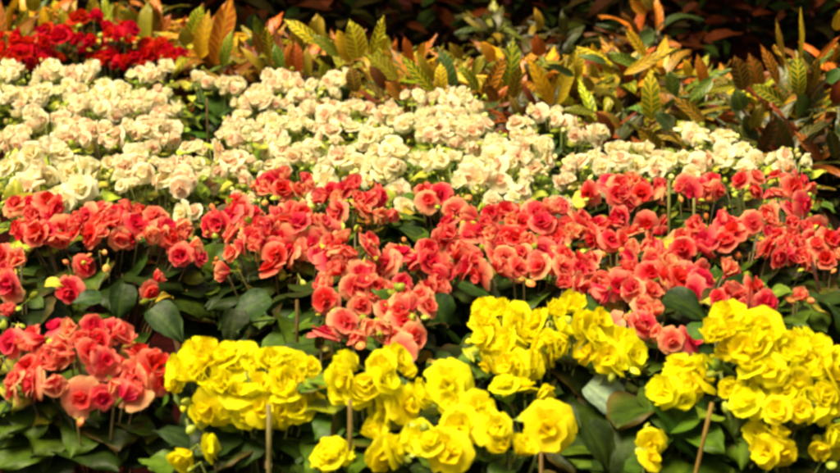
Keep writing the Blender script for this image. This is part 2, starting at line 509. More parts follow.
# ------------------------------------------------------------------ crotons
CR = {  # (body colours, vein colours)
 'limeyellow': ([(.07, .15, .006), (.16, .21, .008), (.05, .10, .006), (.26, .17, .006)], [(.58, .42, .008), (.66, .48, .01), (.46, .40, .01)]),
 'gold':       ([(.52, .30, .004), (.40, .24, .005), (.20, .16, .006), (.46, .15, .005)], [(.66, .40, .005), (.66, .32, .005), (.16, .15, .008)]),
 'orange':     ([(.38, .09, .005), (.30, .05, .005), (.10, .06, .006), (.06, .08, .006)], [(.60, .20, .006), (.60, .13, .006), (.50, .30, .006)]),
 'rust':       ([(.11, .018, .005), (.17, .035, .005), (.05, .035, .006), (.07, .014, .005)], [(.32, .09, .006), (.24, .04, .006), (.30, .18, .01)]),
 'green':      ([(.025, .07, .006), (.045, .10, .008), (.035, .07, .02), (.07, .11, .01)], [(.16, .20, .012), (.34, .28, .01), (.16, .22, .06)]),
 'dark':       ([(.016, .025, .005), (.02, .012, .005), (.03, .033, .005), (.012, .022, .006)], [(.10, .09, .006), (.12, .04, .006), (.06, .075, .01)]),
 'olive':      ([(.08, .07, .005), (.055, .075, .005), (.13, .075, .005), (.09, .10, .006)], [(.26, .19, .008), (.34, .17, .006), (.20, .21, .01)]),
}
def croton_prof(t):
    return (math.sin(math.pi * (t * .96 + .02)) ** .75) * (1 + .12 * math.sin(t * 9)) * (1.0 if t < .98 else .3)

def croton_leaf(mb, p, out, up, L, W, pal, r, droop=1.0):
    bc = vary(r.choice(CR[pal][0]), r, .35); vc = mixc(vary(r.choice(CR[pal][1]), r, .3), bc, r.uniform(0, .55))
    bc = tuple(min(.9, x * 1.12) for x in bc); vc = tuple(min(.9, x * 1.12) for x in vc)
    tipc = vary(r.choice(CR[pal][0]), r, .2)
    def colf(t, s): return mixc(bc, tipc, (t - .45) * 1.2)
    def colv(t, s): return vc
    M = frame(p, out, up)
    blade(mb, M, L, W, rad(r.uniform(5, 25)), rad(-droop * r.uniform(10, 85)), r.uniform(.12, .4), r.uniform(.04, .14), colf, r, 9, 6, croton_prof, c2=colv, twist=r.uniform(-.6, .6))

def croton(label, px, ytop, D, pals, n=30, wide=.15, Ls=(.09, .165), Wk=.23, seed=0, leaves=(), height=None, narrow=False):
    r = random.Random(900 + seed)
    top = at(px, ytop, D)
    root = link('croton', None); root.location = (top.x, D, 0); root.empty_display_size = .1
    tag(root, label, 'croton', 'crotons behind the flowers')
    H = top.z
    st = MB()
    nb = 4
    n = int(n * 3.4)
    if px < 185: D += .35; top = at(px, ytop - 22, D); root.location = (top.x, D, 0); H = top.z
    tips = []
    for b in range(nb):
        a = b * 2 * math.pi / nb + r.uniform(-.4, .4)
        lean = wide * r.uniform(.25, .6)
        e = Vector((math.cos(a) * lean, math.sin(a) * lean * .8, H * r.uniform(.62, .80)))
        tube(st, [Vector((0, 0, 0)), Vector((e.x * .4, e.y * .4, e.z * .5)), e], .008, .004, (.12, .09, .05), 6)
        tips.append(e)
    link('trunk', st.mesh('trunk', M_STEM), root)
    mb = MB()
    for i in range(n):
        e = tips[i % nb]
        f = r.uniform(.15, 1.0) ** .7
        q = Vector((e.x * f, e.y * f, e.z * (.42 + .58 * f)))
        a = i * 2.39996 + r.uniform(-.4, .4)
        el = rad(r.uniform(-5, 60) + 30 * (f - .3))
        out = Vector((math.cos(a) * math.cos(el), math.sin(a) * math.cos(el), math.sin(el)))
        L = r.uniform(*Ls); 
        if q.z + out.z * L > H * 1.0: L = max(.05, (H * 1.0 - q.z) / max(out.z, .2))
        L = min(L, Ls[1])
        croton_leaf(mb, q, out, Vector((-math.cos(a) * .5 + r.uniform(-.3, .3), -math.sin(a) * .5 - .25, 1)), L, L * Wk * r.uniform(.8, 1.25), r.choice(pals), r)
    # leaves seen clearly: (x0, y0) foot, (x1, y1) tip in the picture, width in px, palette, depth offset
    for (ax, ay, bx, by, wpx, pal, dd) in leaves:
        p0 = at(ax, ay, D + dd) ; p1 = at(bx, by, D + dd - .02)
        base = Vector((top.x, D, 0))
        out = p1 - p0; L = out.length
        croton_leaf(mb, p0 - base, out, Vector((r.uniform(-.25, .25), -1, .35)), L * 1.04, wpx * .88 * D / F_PX, pal, r, droop=.5)
    link('foliage', mb.mesh('foliage', M_CROTON), root)
    return root

def undergrowth():
    r = random.Random(77)
    mb = MB()
    cols = [(.014, .010, .002), (.026, .006, .0015), (.010, .018, .002), (.045, .009, .002), (.008, .006, .0012)]  # shade of the background is put into these near-black leaf colours
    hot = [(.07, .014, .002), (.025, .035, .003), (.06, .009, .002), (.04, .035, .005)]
    for i in range(9500):
        y = 4.75 + abs(r.gauss(0, .35)); x = r.uniform(-2.6, 2.6) * (y / 5)
        z = r.uniform(.02, 1.45)
        y += max(0, z - .5) * .35 + .12 * math.sin(x * 5) + .08 * math.sin(x * 11 + z * 9)
        a = r.uniform(0, 6.28)
        out = Vector((math.cos(a), math.sin(a) * .6 - .3, r.uniform(-.6, .6)))
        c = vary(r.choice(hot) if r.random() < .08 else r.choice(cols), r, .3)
        L = r.uniform(.06, .13)
        blade(mb, frame(Vector((x, y, z)), out, Vector((r.uniform(-.3, .3), -.4, 1))), L, L * .4, .2, -.6, .15, .1, lambda t, s: c, r, 3, 2, leaf_prof)
    # woody core so that nothing shows between the leaves
    for i in range(90):
        x = r.uniform(-2.8, 2.8); y = 5.0 + r.uniform(0, .5)
        tube(mb, [Vector((x, y, 0)), Vector((x + r.uniform(-.2, .2), y + .1, .7)), Vector((x + r.uniform(-.4, .4), y + .3, 1.4))], .014, .006, (.03, .018, .01), 5)
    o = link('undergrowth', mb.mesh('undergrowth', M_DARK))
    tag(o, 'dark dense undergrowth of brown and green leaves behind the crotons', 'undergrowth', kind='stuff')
    # second, farther mass
    mb = MB()
    for i in range(4500):
        x = r.uniform(-4.2, 4.2); y = 6.2 + abs(r.gauss(0, .3)); z = r.uniform(0, 2.3)
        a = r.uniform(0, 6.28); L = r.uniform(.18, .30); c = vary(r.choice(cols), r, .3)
        blade(mb, frame(Vector((x, y, z)), Vector((math.cos(a), math.sin(a) * .5 - .3, r.uniform(-.6, .6))), Vector((0, -.5, 1))), L, L * .5, .2, -.6, .15, .1, lambda t, s: c, r, 3, 2, leaf_prof)
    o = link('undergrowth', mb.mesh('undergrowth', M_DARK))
    tag(o, 'thicket coloured blackish green for deep shade at the very back', 'undergrowth', kind='stuff')
undergrowth()

# ------------------------------------------------------------------ flowering plants
GY, GC, GW, GR = 'yellow begonias along the front of the bed', 'coral begonias across the middle of the bed', 'cream begonias behind the coral ones', 'red begonias at the back left'
P = plant
Yk, Ck, Sk, Wk, Bk, Rk = ('yellow',), ('coral', 'coral', 'salmon'), ('salmon', 'salmon', 'coral'), ('cream', 'cream', 'blush'), ('blush', 'cream', 'blush'), ('red',)
N = 'begonia'
def yellow(label, clumps, seed, **k): return P('yellow_begonia', label, N, GY, Yk, clumps, seed=seed, **dict(dict(size=.74, dens=.47, opens=('half', 'open', 'flat', 'half', 'cup')), **k))
def coral(label, clumps, seed, kinds=Ck, **k): return P('coral_begonia', label, N, GC, kinds, clumps, seed=seed, **dict(dict(size=.74, buds=12), **k))
def cream(label, clumps, seed, kinds=Wk, **k): return P('cream_begonia', label, N, GW, kinds, clumps, seed=seed, **dict(dict(size=.74, opens=('half', 'cup', 'half', 'open', 'cup', 'flat'), foliage='lime', nleaf=34, buds=12, dens=.47, spread=.8), **k))
def red(label, clumps, seed, **k): return P('red_begonia', label, N, GR, Rk, clumps, seed=seed, **dict(dict(size=.98, dens=.50, D=canopy_depth(48) * .94, nleaf=30, buds=4, opens=('half', 'open', 'cup')), **k))

GL = (.16, .24, .17)  # grey sheen of a glossy leaf, painted into its colour
yellow('yellow begonia heaped in a low wide dome beside the coral one at the bottom left', [(235, 372, 58, 30), (292, 392, 38, 36), (240, 400, 40, 26), (195, 385, 26, 18), (196, 416, 11, 12), (195, 448, 15, 20)], 1, D=1.36, nleaf=50,
       extra_leaves=[(172, 435, -.02, 44, 150, (.05, .10, .06), None), (225, 430, .0, 40, 20, (.06, .11, .09), None), (215, 462, -.03, 60, 200, (.025, .06, .012), None), (305, 455, -.03, 60, -30, (.03, .07, .012), None)])
yellow('ragged yellow begonia between the wide yellow dome and the very large yellow bloom', [(372, 372, 46, 22), (350, 392, 28, 20), (400, 400, 26, 26), (385, 445, 34, 18), (340, 460, 24, 16), (415, 432, 18, 14)], 2, D=1.31,
       extra_leaves=[(320, 425, .04, 50, 80, (.03, .07, .012), None)])
yellow('yellow begonia carrying the two very large ruffled blooms at the bottom centre', [(485, 425, 36, 16), (440, 448, 30, 22), (508, 452, 20, 10), (462, 410, 24, 18)], 3, D=1.27, buds=5,
       single=[(448, 384, 28, 'yellow', 'open'), (548, 428, 31, 'yellow', 'open'), (442, 445, 20, 'yellow', 'half')],
       extra_leaves=[(600, 450, .05, 60, -60, (.03, .06, .012), None)])
yellow('tall yellow begonia below the coral band, a pale grey-green leaf at its side', [(500, 328, 36, 26), (562, 328, 42, 27), (515, 358, 40, 22), (518, 388, 34, 18), (612, 354, 28, 22)], 4, D=1.45, nleaf=54,
       extra_leaves=[(610, 404, -.04, 62, -38, GL, 'pale greyish green leaf with painted-in sheen'), (560, 392, .0, 52, 160, (.035, .085, .018), None), (585, 432, .0, 50, -70, (.03, .07, .012), None)])
yellow('yellow begonia with one small truss left of a leaning tan stake', [(680, 380, 33, 24), (648, 440, 10, 12), (650, 460, 12, 10)], 5, D=1.36, nleaf=40, R_=.09, buds=4,
       extra_leaves=[(680, 425, -.02, 95, -55, (.03, .10, .012), None), (720, 440, .03, 70, -120, (.03, .09, .012), None)])
yellow('largest yellow begonia, its loose dome running off the right edge', [(742, 336, 42, 26), (785, 362, 50, 30), (820, 375, 34, 36), (745, 395, 22, 22), (792, 405, 44, 24), (775, 444, 28, 24), (832, 440, 16, 26), (722, 360, 20, 16)], 6, D=1.36, nleaf=60, buds=12)

coral('coral begonia dome at the bottom left corner beside the wide yellow dome', [(75, 345, 52, 32), (45, 375, 50, 32), (90, 385, 44, 34), (140, 378, 30, 32), (68, 405, 40, 18), (12, 350, 18, 26)], 20, D=1.42, nleaf=60,
      extra_leaves=[(120, 440, -.02, 60, -60, (.04, .08, .03), None), (30, 425, -.02, 60, 10, (.03, .08, .015), None), (150, 455, .0, 50, 200, (.04, .09, .04), None)])
coral('coral begonia cut by the left edge, level with the lone low bloom', [(14, 262, 20, 14), (14, 288, 20, 22), (12, 310, 16, 18)], 21, D=1.68, kinds=Sk, nleaf=34)
coral('wide flat coral begonia at the left with a lone bloom hanging among its dark leaves', [(30, 204, 34, 10), (45, 228, 40, 22), (100, 230, 38, 24), (150, 228, 40, 24), (185, 252, 24, 22), (110, 250, 50, 16), (66, 245, 30, 18), (152, 288, 13, 14), (83, 268, 12, 9), (66, 288, 13, 9)], 22, D=1.86, nleaf=64,
      extra_leaves=[(85, 299, -.12, 34, 185, (.05, .11, .06), None), (168, 326, -.16, 52, -40, (.024, .05, .014), 'big lobed leaf lying over the dark gap'), (120, 305, -.10, 44, -100, (.03, .07, .02), None)])
coral('red-hearted coral begonia beside the dark gap left of centre', [(232, 216, 26, 20), (262, 222, 22, 18), (215, 222, 12, 12)], 23, D=1.99, R_=.09, nleaf=30)
coral('small coral begonia poking up into the cream blooms left of centre', [(286, 185, 30, 14), (268, 192, 18, 9)], 24, D=2.16, R_=.07, nleaf=24)
coral('coral begonia with lime buds, above the broad mid-green leaf', [(290, 222, 32, 18), (262, 242, 36, 22), (312, 238, 24, 26), (250, 264, 34, 20), (300, 262, 24, 20)], 25, D=1.84, nleaf=56,
      extra_leaves=[(295, 332, -.14, 62, 80, (.05, .15, .012), 'broad mid-green upright leaf'), (245, 312, -.10, 60, -150, (.03, .09, .015), None), (320, 296, -.1, 60, 15, (.05, .11, .012), None), (232, 330, -.12, 44, -100, (.03, .05, .02), None)])
coral('coral begonia standing against the pale blooms just left of the picture centre', [(352, 204, 36, 22), (335, 222, 18, 16), (378, 210, 20, 12)], 26, D=2.03, R_=.09, nleaf=30,
      extra_leaves=[(410, 232, .0, 38, 150, (.05, .10, .04), None)])
coral('orange-tinted begonia with pale peach petals below the picture centre', [(348, 248, 24, 20), (345, 285, 34, 28), (372, 300, 22, 22), (330, 268, 14, 14)], 27, D=1.70, kinds=('salmon', 'salmon', 'salmon', 'coral'), R_=.10, nleaf=36)
coral('coral begonia with two blooms set low, just above the yellow dome', [(322, 338, 16, 16), (345, 330, 22, 18)], 28, D=1.55, kinds=Sk, R_=.06, nleaf=20, buds=3)
coral('drooping salmon begonia truss right of the two low coral blooms', [(388, 318, 22, 18), (402, 340, 16, 18), (412, 304, 24, 16)], 29, D=1.58, kinds=('salmon',), R_=.08, nleaf=24)
coral('coral begonia with a glossy round dark leaf, above the tall yellow one', [(408, 258, 36, 18), (440, 268, 32, 18), (405, 278, 34, 16), (424, 296, 24, 12)], 30, D=1.74, nleaf=44,
      extra_leaves=[(480, 292, -.06, 46, -20, (.025, .08, .02), None), (440, 318, -.1, 50, -70, (.025, .07, .012), None)])
coral('small coral begonia rising alone into the cream blooms at the centre', [(436, 196, 22, 11), (458, 208, 16, 12)], 31, D=2.12, R_=.06, nleaf=22,
      extra_leaves=[(412, 232, .02, 34, 160, (.05, .10, .04), None)])
coral('coral begonia with one round dark-hearted bloom at the left end of the long coral band', [(448, 232, 14, 14), (478, 238, 28, 16), (505, 220, 34, 14), (465, 252, 24, 12)], 32, D=1.90, nleaf=40)
coral('dense coral begonia in the middle of the long coral band', [(540, 222, 40, 18), (575, 232, 34, 16), (520, 240, 34, 16), (555, 250, 30, 12)], 33, D=1.86, nleaf=46)
coral('coral begonia lower in the long coral band, directly above the tall yellow one', [(500, 266, 36, 18), (545, 266, 40, 18), (580, 280, 24, 16), (470, 262, 14, 14)], 34, D=1.72, nleaf=46,
      extra_leaves=[(595, 308, -.08, 52, -15, (.05, .13, .015), None), (550, 294, -.03, 34, 170, (.08, .13, .08), None), (520, 300, -.03, 40, 200, (.03, .08, .015), None)])
coral('coral begonia mound left of the pale upright stake', [(606, 190, 28, 12), (636, 194, 26, 18), (640, 214, 22, 18), (650, 228, 20, 14)], 35, D=2.06, R_=.10, nleaf=36)
coral('begonia with broad orange outer petals at the centre of the coral mass', [(604, 238, 24, 22), (632, 250, 28, 24), (650, 262, 26, 18), (605, 262, 20, 14)], 36, D=1.82, kinds=('salmon', 'coral', 'coral'), R_=.10, nleaf=36)
coral('frilly orange begonia hiding the foot of the pale upright stake', [(678, 245, 34, 14), (700, 250, 24, 12), (662, 240, 14, 12)], 37, D=1.86, kinds=Sk, R_=.08, nleaf=28)
coral('deep coral begonia with a side bloom opening to the right, under the frilly orange one', [(612, 282, 26, 18), (655, 284, 38, 22), (690, 278, 22, 20), (727, 272, 16, 14), (640, 270, 20, 12)], 38, D=1.70, nleaf=50, buds=10)
coral('flat-topped coral begonia on the pale stake nearest the cream blooms at the right', [(697, 188, 24, 14), (678, 190, 8, 8), (714, 190, 14, 12)], 39, D=2.14, R_=.07, nleaf=26)
coral('flat-topped coral begonia at the far right end of the cream blooms', [(752, 184, 22, 12), (786, 184, 30, 13), (735, 186, 12, 10)], 40, D=2.17, R_=.10, nleaf=36)
coral('big coral begonia at the right, its round deep-red blooms above the darkest gap', [(738, 238, 38, 20), (772, 250, 36, 20), (712, 228, 18, 10), (790, 258, 24, 14), (752, 224, 24, 10)], 41, D=1.84, nleaf=60, buds=10)
coral('coral begonia at the right with a single bud pointing up and right', [(776, 212, 18, 10), (806, 208, 16, 12), (805, 235, 26, 20), (822, 222, 12, 10)], 42, D=1.92, kinds=('coral', 'salmon'), R_=.09, nleaf=34)
coral('coral begonia cut by the right edge under the two-trussed one', [(828, 254, 22, 18), (838, 240, 12, 12), (838, 315, 6, 8)], 43, D=1.80, R_=.08, nleaf=40)
coral('shaded coral begonia tucked behind the top of the largest yellow one', [(726, 300, 24, 14), (757, 302, 16, 14), (748, 286, 16, 10)], 44, D=1.62, kinds=('coral',), R_=.08, nleaf=34, buds=4)
coral('pale salmon begonia between the two tall yellow trusses', [(618, 326, 20, 14), (650, 325, 22, 24), (675, 338, 22, 20)], 45, D=1.56, kinds=('salmon', 'salmon', 'coral'), R_=.08, nleaf=28, buds=4,
      extra_leaves=[(690, 310, .05, 60, -20, (.025, .06, .012), None)])
coral('deep green begonia with hardly a bloom, in shade above the largest yellow one', [(800, 300, 8, 6)], 46, D=1.66, R_=.15, nleaf=70, buds=3)

cream('cream begonia in the top left corner of the pale mass', [(8, 72, 18, 14), (22, 98, 28, 16), (4, 96, 10, 14)], 60, R_=.09)
cream('whitest cream begonia directly below the left red clumps', [(52, 72, 26, 12), (84, 72, 16, 13), (60, 90, 36, 14)], 61, R_=.10)
cream('blush begonia at the left edge above the large pale pair of blooms', [(14, 138, 20, 16), (40, 120, 34, 15), (66, 132, 26, 18)], 62, kinds=Bk, R_=.10)
cream('cream begonia filling the hollow between the red clump and the left blush ones', [(112, 90, 22, 10), (92, 104, 26, 12), (122, 108, 30, 14), (76, 110, 20, 10)], 63, R_=.10)
cream('cream begonia rising in front of the rightmost red clump', [(146, 76, 16, 12), (165, 72, 14, 12), (152, 96, 28, 12), (166, 112, 20, 14)], 64, R_=.09)
cream('cream begonia held high on a bare stalk over the dark hollow', [(196, 76, 14, 8), (218, 82, 26, 12), (238, 90, 16, 9)], 65, R_=.08, nleaf=30, foliage='fresh', dens=.54)
cream('pinkest blush begonia left of the dark hollow', [(104, 132, 36, 18), (144, 128, 32, 16), (150, 148, 28, 14), (168, 134, 12, 16)], 66, kinds=('blush',), R_=.12)
cream('cream begonia with large pale blooms just above the coral band at the far left', [(24, 186, 26, 14), (22, 168, 24, 14), (56, 172, 26, 14)], 67, R_=.09, size=1.05)
cream('cream begonia with one big rose-like bloom among lime leaves at the left', [(88, 176, 16, 14), (60, 196, 18, 14), (42, 156, 30, 12), (72, 158, 22, 12)], 68, R_=.09, size=1.05, single=[(82, 188, 17, 'cream', 'open'), (60, 208, 12, 'cream', 'flat')])
cream('blush begonia whose lowest blooms hang over green buds beside the coral band', [(118, 162, 32, 14), (150, 168, 34, 16), (175, 180, 30, 16), (130, 186, 22, 14), (195, 166, 22, 14)], 69, kinds=Bk, R_=.12)
cream('creamy peach begonia just below the dark hollow', [(208, 150, 34, 16), (238, 140, 24, 14), (232, 164, 36, 16), (216, 180, 28, 12), (252, 178, 18, 10)], 70, kinds=Bk, R_=.12)
cream('cream begonia hidden low between two coral clumps left of centre', [(248, 196, 14, 9), (196, 214, 14, 9), (315, 200, 12, 10)], 71, R_=.10, nleaf=20, foliage='dark', buds=6)
cream('blush begonia to the right of the dark hollow, nearest the brown croton leaves', [(282, 82, 24, 14), (268, 98, 30, 14), (248, 104, 20, 10), (298, 96, 22, 12)], 72, kinds=Bk, R_=.10)
cream('white-topped cream begonia in front of the dull red croton leaf', [(326, 86, 22, 12), (344, 80, 14, 12), (320, 98, 20, 10)], 73, R_=.07)
cream('blush begonia on the slope behind the dull gap in the middle of the pale mass', [(318, 112, 32, 14), (352, 108, 26, 12), (338, 126, 26, 12), (388, 112, 22, 11), (368, 122, 24, 10)], 74, kinds=Bk, R_=.12)
cream('cream begonia with lime sepals on the right brink of the dark hollow', [(244, 124, 20, 11), (275, 122, 26, 12), (300, 130, 26, 14), (262, 140, 26, 12)], 75, R_=.10)
cream('blush begonia above the small coral one that pokes into the pale blooms', [(290, 150, 34, 14), (318, 152, 26, 14), (332, 138, 22, 12), (280, 166, 24, 10)], 76, kinds=Bk, R_=.11)
cream('cream begonia with a jagged white bloom between two coral clumps near the centre', [(330, 172, 22, 12), (352, 158, 26, 12), (375, 176, 22, 12), (336, 186, 14, 8)], 77, R_=.10, single=[(326, 180, 14, 'cream', 'flat')])
cream('lime-budded cream begonia at the very centre of the pale mass', [(384, 148, 28, 14), (404, 162, 26, 14), (380, 166, 20, 12), (372, 136, 20, 8), (396, 190, 16, 10), (400, 206, 10, 8)], 78, R_=.11, buds=22)
cream('cream begonia with one small bloom standing up by the long yellow croton leaf', [(414, 98, 13, 9), (426, 118, 28, 14), (404, 124, 22, 12), (415, 136, 24, 12)], 79, R_=.09)
cream('round cream begonia in front of the boldly veined green croton leaves', [(452, 98, 24, 10), (474, 106, 18, 11), (448, 112, 28, 12), (482, 122, 10, 10)], 80, R_=.09)
cream('peach-tinted begonia below the round cream one by the veined croton leaves', [(446, 132, 30, 14), (472, 128, 24, 14), (462, 146, 34, 14), (490, 140, 16, 12)], 81, kinds=Bk, R_=.11)
cream('round-petalled cream begonia crowded with ball-shaped buds above the long coral band', [(446, 162, 28, 14), (470, 172, 30, 14), (492, 178, 28, 14), (505, 160, 24, 14), (498, 196, 24, 12), (522, 186, 14, 16), (460, 186, 20, 10)], 82, kinds=('cream', 'blush'), R_=.13, buds=34)
cream('flat blush begonia arching over dark leaves in front of the brown crotons', [(536, 114, 18, 9), (560, 120, 24, 10), (586, 132, 20, 11), (596, 142, 8, 8)], 83, kinds=('blush', 'cream'), R_=.10, foliage='fresh', nleaf=50, dens=.52)
cream('blush begonia left of the dark leaves under the arching one', [(520, 130, 20, 12), (508, 146, 26, 14), (534, 150, 22, 14), (538, 166, 16, 10)], 84, kinds=Bk, R_=.10)
cream('greenish cream begonia in the narrow right-hand part of the pale band', [(590, 160, 24, 10), (615, 155, 26, 11), (602, 168, 34, 9), (570, 172, 16, 8), (558, 184, 14, 6)], 85, R_=.11, buds=16)
cream('cream begonia atop the pale stake beside the dark croton shade', [(640, 152, 18, 9), (656, 166, 20, 16), (638, 168, 18, 10), (672, 158, 14, 8)], 86, R_=.08)
cream('highest cream begonia of the right-hand end, with pointed white petals', [(688, 134, 18, 11), (706, 138, 18, 12), (725, 142, 14, 9)], 87, R_=.07, dens=.52, opens=('flat', 'open', 'half'))
cream('cream begonia tucked between the pointed white one and the flat-topped coral one', [(706, 160, 18, 12), (730, 156, 22, 14), (755, 156, 18, 8), (742, 168, 24, 8), (690, 170, 10, 8)], 88, R_=.10)
cream('pinkish white begonia last at the right end of the pale band', [(782, 162, 22, 12), (798, 166, 10, 9)], 89, kinds=('blush', 'cream'), R_=.07, nleaf=26)
cream('small cream begonia half hidden behind the coral band beside its middle', [(578, 204, 20, 7), (560, 206, 12, 6), (590, 196, 14, 8)], 90, R_=.07, nleaf=16, foliage='fresh')

red('leftmost red begonia, cut by the left edge', [(6, 44, 16, 12), (18, 54, 20, 14), (8, 62, 14, 8)], 110, R_=.10)
red('red begonia just above the whitest cream begonia at the left', [(42, 60, 20, 12), (24, 34, 10, 6), (30, 48, 20, 10)], 111, R_=.09)
red('red begonia with two lumps side by side beneath the yellow croton leaves', [(60, 36, 24, 12), (84, 38, 12, 9)], 112, R_=.09)
red('small half-open red begonia highest among the orange crotons', [(80, 20, 9, 5), (96, 19, 9, 6)], 113, R_=.05, nleaf=14)
red('lone round red begonia between green croton leaves', [(120, 32, 18, 10)], 114, R_=.07, nleaf=20)
red('broadest red begonia at the centre of the red patch', [(108, 56, 20, 13), (130, 58, 22, 14), (90, 60, 16, 8)], 115, R_=.10)
red('rightmost red begonia, next to the dull green leaf', [(158, 48, 16, 11), (172, 56, 14, 10)], 116, R_=.08)
red('low red begonia peeping through the gap in the cream blooms', [(98, 80, 14, 8)], 117, R_=.05, nleaf=12)

# ------------------------------------------------------------------ stakes
def stake(label, ax, ay, bx, by, D, rr=.0035, c=(.42, .27, .09)):
    top = at(ax, ay, D); low = at(bx, by, D)
    d = (low - top).normalized()
    if d.z > -.2: d = Vector((0, 0, -1))
    foot = top + d * (top.z / -d.z + .02)
    mb = MB()
    n = 9
    pts = [foot - top * 0 for _ in range(0)]
    base = Vector((foot.x, foot.y, 0))
    pts = [(foot.lerp(top, i / n)) - base for i in range(n + 1)]
    rr *= .46; c = (c[0] * .42, c[1] * .46, c[2] * .34)
    tube(mb, pts, rr * 1.1, rr, c, 8)
    tp = [pts[-1] + Vector((math.cos(a), math.sin(a), .15)) * 0 for a in ()]
    for k in (3, 6):     # the nodes of the cane
        tube(mb, [pts[k] - d * .0015, pts[k] + d * .0015], rr * 1.3, rr * 1.3, mixc(c, (.2, .12, .05), .5), 8)
    o = link('plant_stake', mb.mesh('plant_stake', M_WOOD)); o.location = base
    tag(o, label, 'plant stake', 'stakes holding up the flowers')
stake('upright wooden stake under the right part of the wide yellow dome', 269, 405, 269, 470, 1.262, .0045, (.46, .36, .15))
stake('short brownish stake behind the ragged yellow trusses left of the very large bloom', 350, 400, 350, 440, 1.27, .004, (.40, .25, .08))
stake('tan stake leaning to the left below the small yellow truss on the right', 712, 403, 696, 473, 1.29, .004, (.50, .28, .07))
stake('thin stake standing under the round large yellow bloom', 541, 452, 541, 473, 1.215, .003, (.40, .22, .08))
stake('pale upright stake rising between the coral mounds under a cream begonia', 669, 180, 669, 235, 2.01, .0045, (.40, .34, .12))
stake('short pale stake under the flat-topped coral begonia', 694, 198, 694, 225, 2.03, .004, (.38, .32, .12))
stake('thin brown stake in the dark hollow of the cream begonias', 207, 98, 208, 146, 2.80, .004, (.26, .15, .06))
stake('tall leaning reddish cane over the darkest gap at the right', 812, 262, 822, 300, 1.76, .0045, (.10, .02, .015))
stake('brown stake next to the broad mid-green leaf left of centre', 297, 300, 297, 345, 1.60, .004, (.22, .12, .04))

# ------------------------------------------------------------------ the croton rows, front rows first
croton('croton with narrow green and orange leaves at the far left behind the red blooms', 8, -6, 4.15, ('orange', 'green', 'gold'), seed=1, leaves=[(5, 60, -3, 0, 16, 'orange', -.1), (18, 40, 26, 8, 16, 'limeyellow', -.1)])
croton('croton with an upright bright yellow leaf above the two-lumped red begonia', 50, -2, 4.2, ('orange', 'gold', 'limeyellow'), seed=2, leaves=[(45, 34, 42, 6, 13, 'gold', -.2), (34, 12, 30, -16, 18, 'limeyellow', -.2), (63, 34, 62, 8, 13, 'limeyellow', -.2), (16, 32, 36, 14, 10, 'orange', -.25), (76, 30, 70, 2, 12, 'gold', -.2)])
croton('fresh lime green croton behind the lone round red begonia', 102, 0, 4.3, ('limeyellow', 'green', 'limeyellow'), seed=3, leaves=[(95, 26, 92, -4, 16, 'limeyellow', -.2), (118, 24, 120, 2, 14, 'limeyellow', -.2), (130, 26, 126, 8, 12, 'limeyellow', -.2), (106, 48, 92, 30, 12, 'green', -.35)])
croton('croton with mottled golden upright leaves right of the lone round red begonia', 148, -2, 4.1, ('gold', 'olive', 'orange'), seed=4, leaves=[(146, 44, 143, 2, 18, 'gold', -.2), (160, 40, 170, 14, 14, 'orange', -.2), (172, 60, 180, 22, 14, 'orange', -.25), (196, 62, 178, 36, 13, 'green', -.3)])
croton('croton with one bright orange leaf edged in green at the top, left of centre', 205, 0, 3.9, ('limeyellow', 'orange', 'gold'), seed=5, leaves=[(190, 44, 180, 28, 18, 'gold', -.25), (200, 58, 208, 12, 22, 'gold', -.2), (190, 40, 204, 4, 20, 'limeyellow', -.1)])
croton('croton with a tall patterned orange-brown leaf standing straight up left of centre', 228, -4, 3.8, ('orange', 'orange', 'green'), seed=6, leaves=[(216, 64, 230, -4, 26, 'orange', -.25), (222, 66, 232, 30, 13, 'limeyellow', -.3), (236, 70, 256, 60, 8, 'rust', -.3)])
croton('low croton with curled pale brown dry leaves beside the first dark gap', 250, 26, 3.6, ('rust', 'rust', 'olive'), n=26, seed=7, Ls=(.08, .13), leaves=[(266, 72, 240, 46, 9, 'gold', -.15), (262, 52, 252, 30, 12, 'rust', -.15), (276, 74, 264, 56, 7, 'gold', -.15)])
croton('yellow-green croton between the dry leaves and the orange patch', 276, 20, 3.75, ('limeyellow', 'green', 'orange'), n=26, seed=8, Ls=(.09, .14), leaves=[(272, 58, 268, 24, 20, 'limeyellow', -.1), (284, 74, 274, 44, 16, 'green', -.2), (292, 70, 290, 42, 16, 'orange', -.2)])
croton('croton with two lime leaves crossing above an orange patch', 312, 14, 3.7, ('orange', 'limeyellow', 'rust'), seed=9, leaves=[(318, 44, 286, 18, 16, 'limeyellow', -.15), (318, 42, 316, 15, 20, 'gold', -.1), (340, 56, 312, 34, 14, 'limeyellow', -.2), (308, 76, 306, 48, 12, 'gold', -.25), (328, 80, 322, 60, 14, 'limeyellow', -.3), (296, 76, 296, 42, 16, 'orange', -.25)])
croton('broad-leaved lime yellow croton, brightest of the middle row', 356, 18, 3.55, ('limeyellow', 'limeyellow', 'olive'), seed=10, leaves=[(358, 58, 350, 20, 28, 'limeyellow', -.15), (350, 62, 338, 30, 20, 'gold', -.1), (372, 54, 384, 17, 14, 'limeyellow', -.1), (398, 78, 366, 54, 20, 'limeyellow', -.3), (382, 50, 388, 36, 12, 'gold', -.2)])
croton('shaded croton with a dull red leaf in front of the broad-leaved yellow one', 372, 62, 3.25, ('rust', 'dark', 'dark'), n=26, seed=11, Ls=(.08, .13), leaves=[(386, 88, 370, 66, 16, 'rust', -.1), (402, 98, 388, 82, 16, 'orange', -.1), (356, 92, 350, 68, 18, 'rust', -.1)])
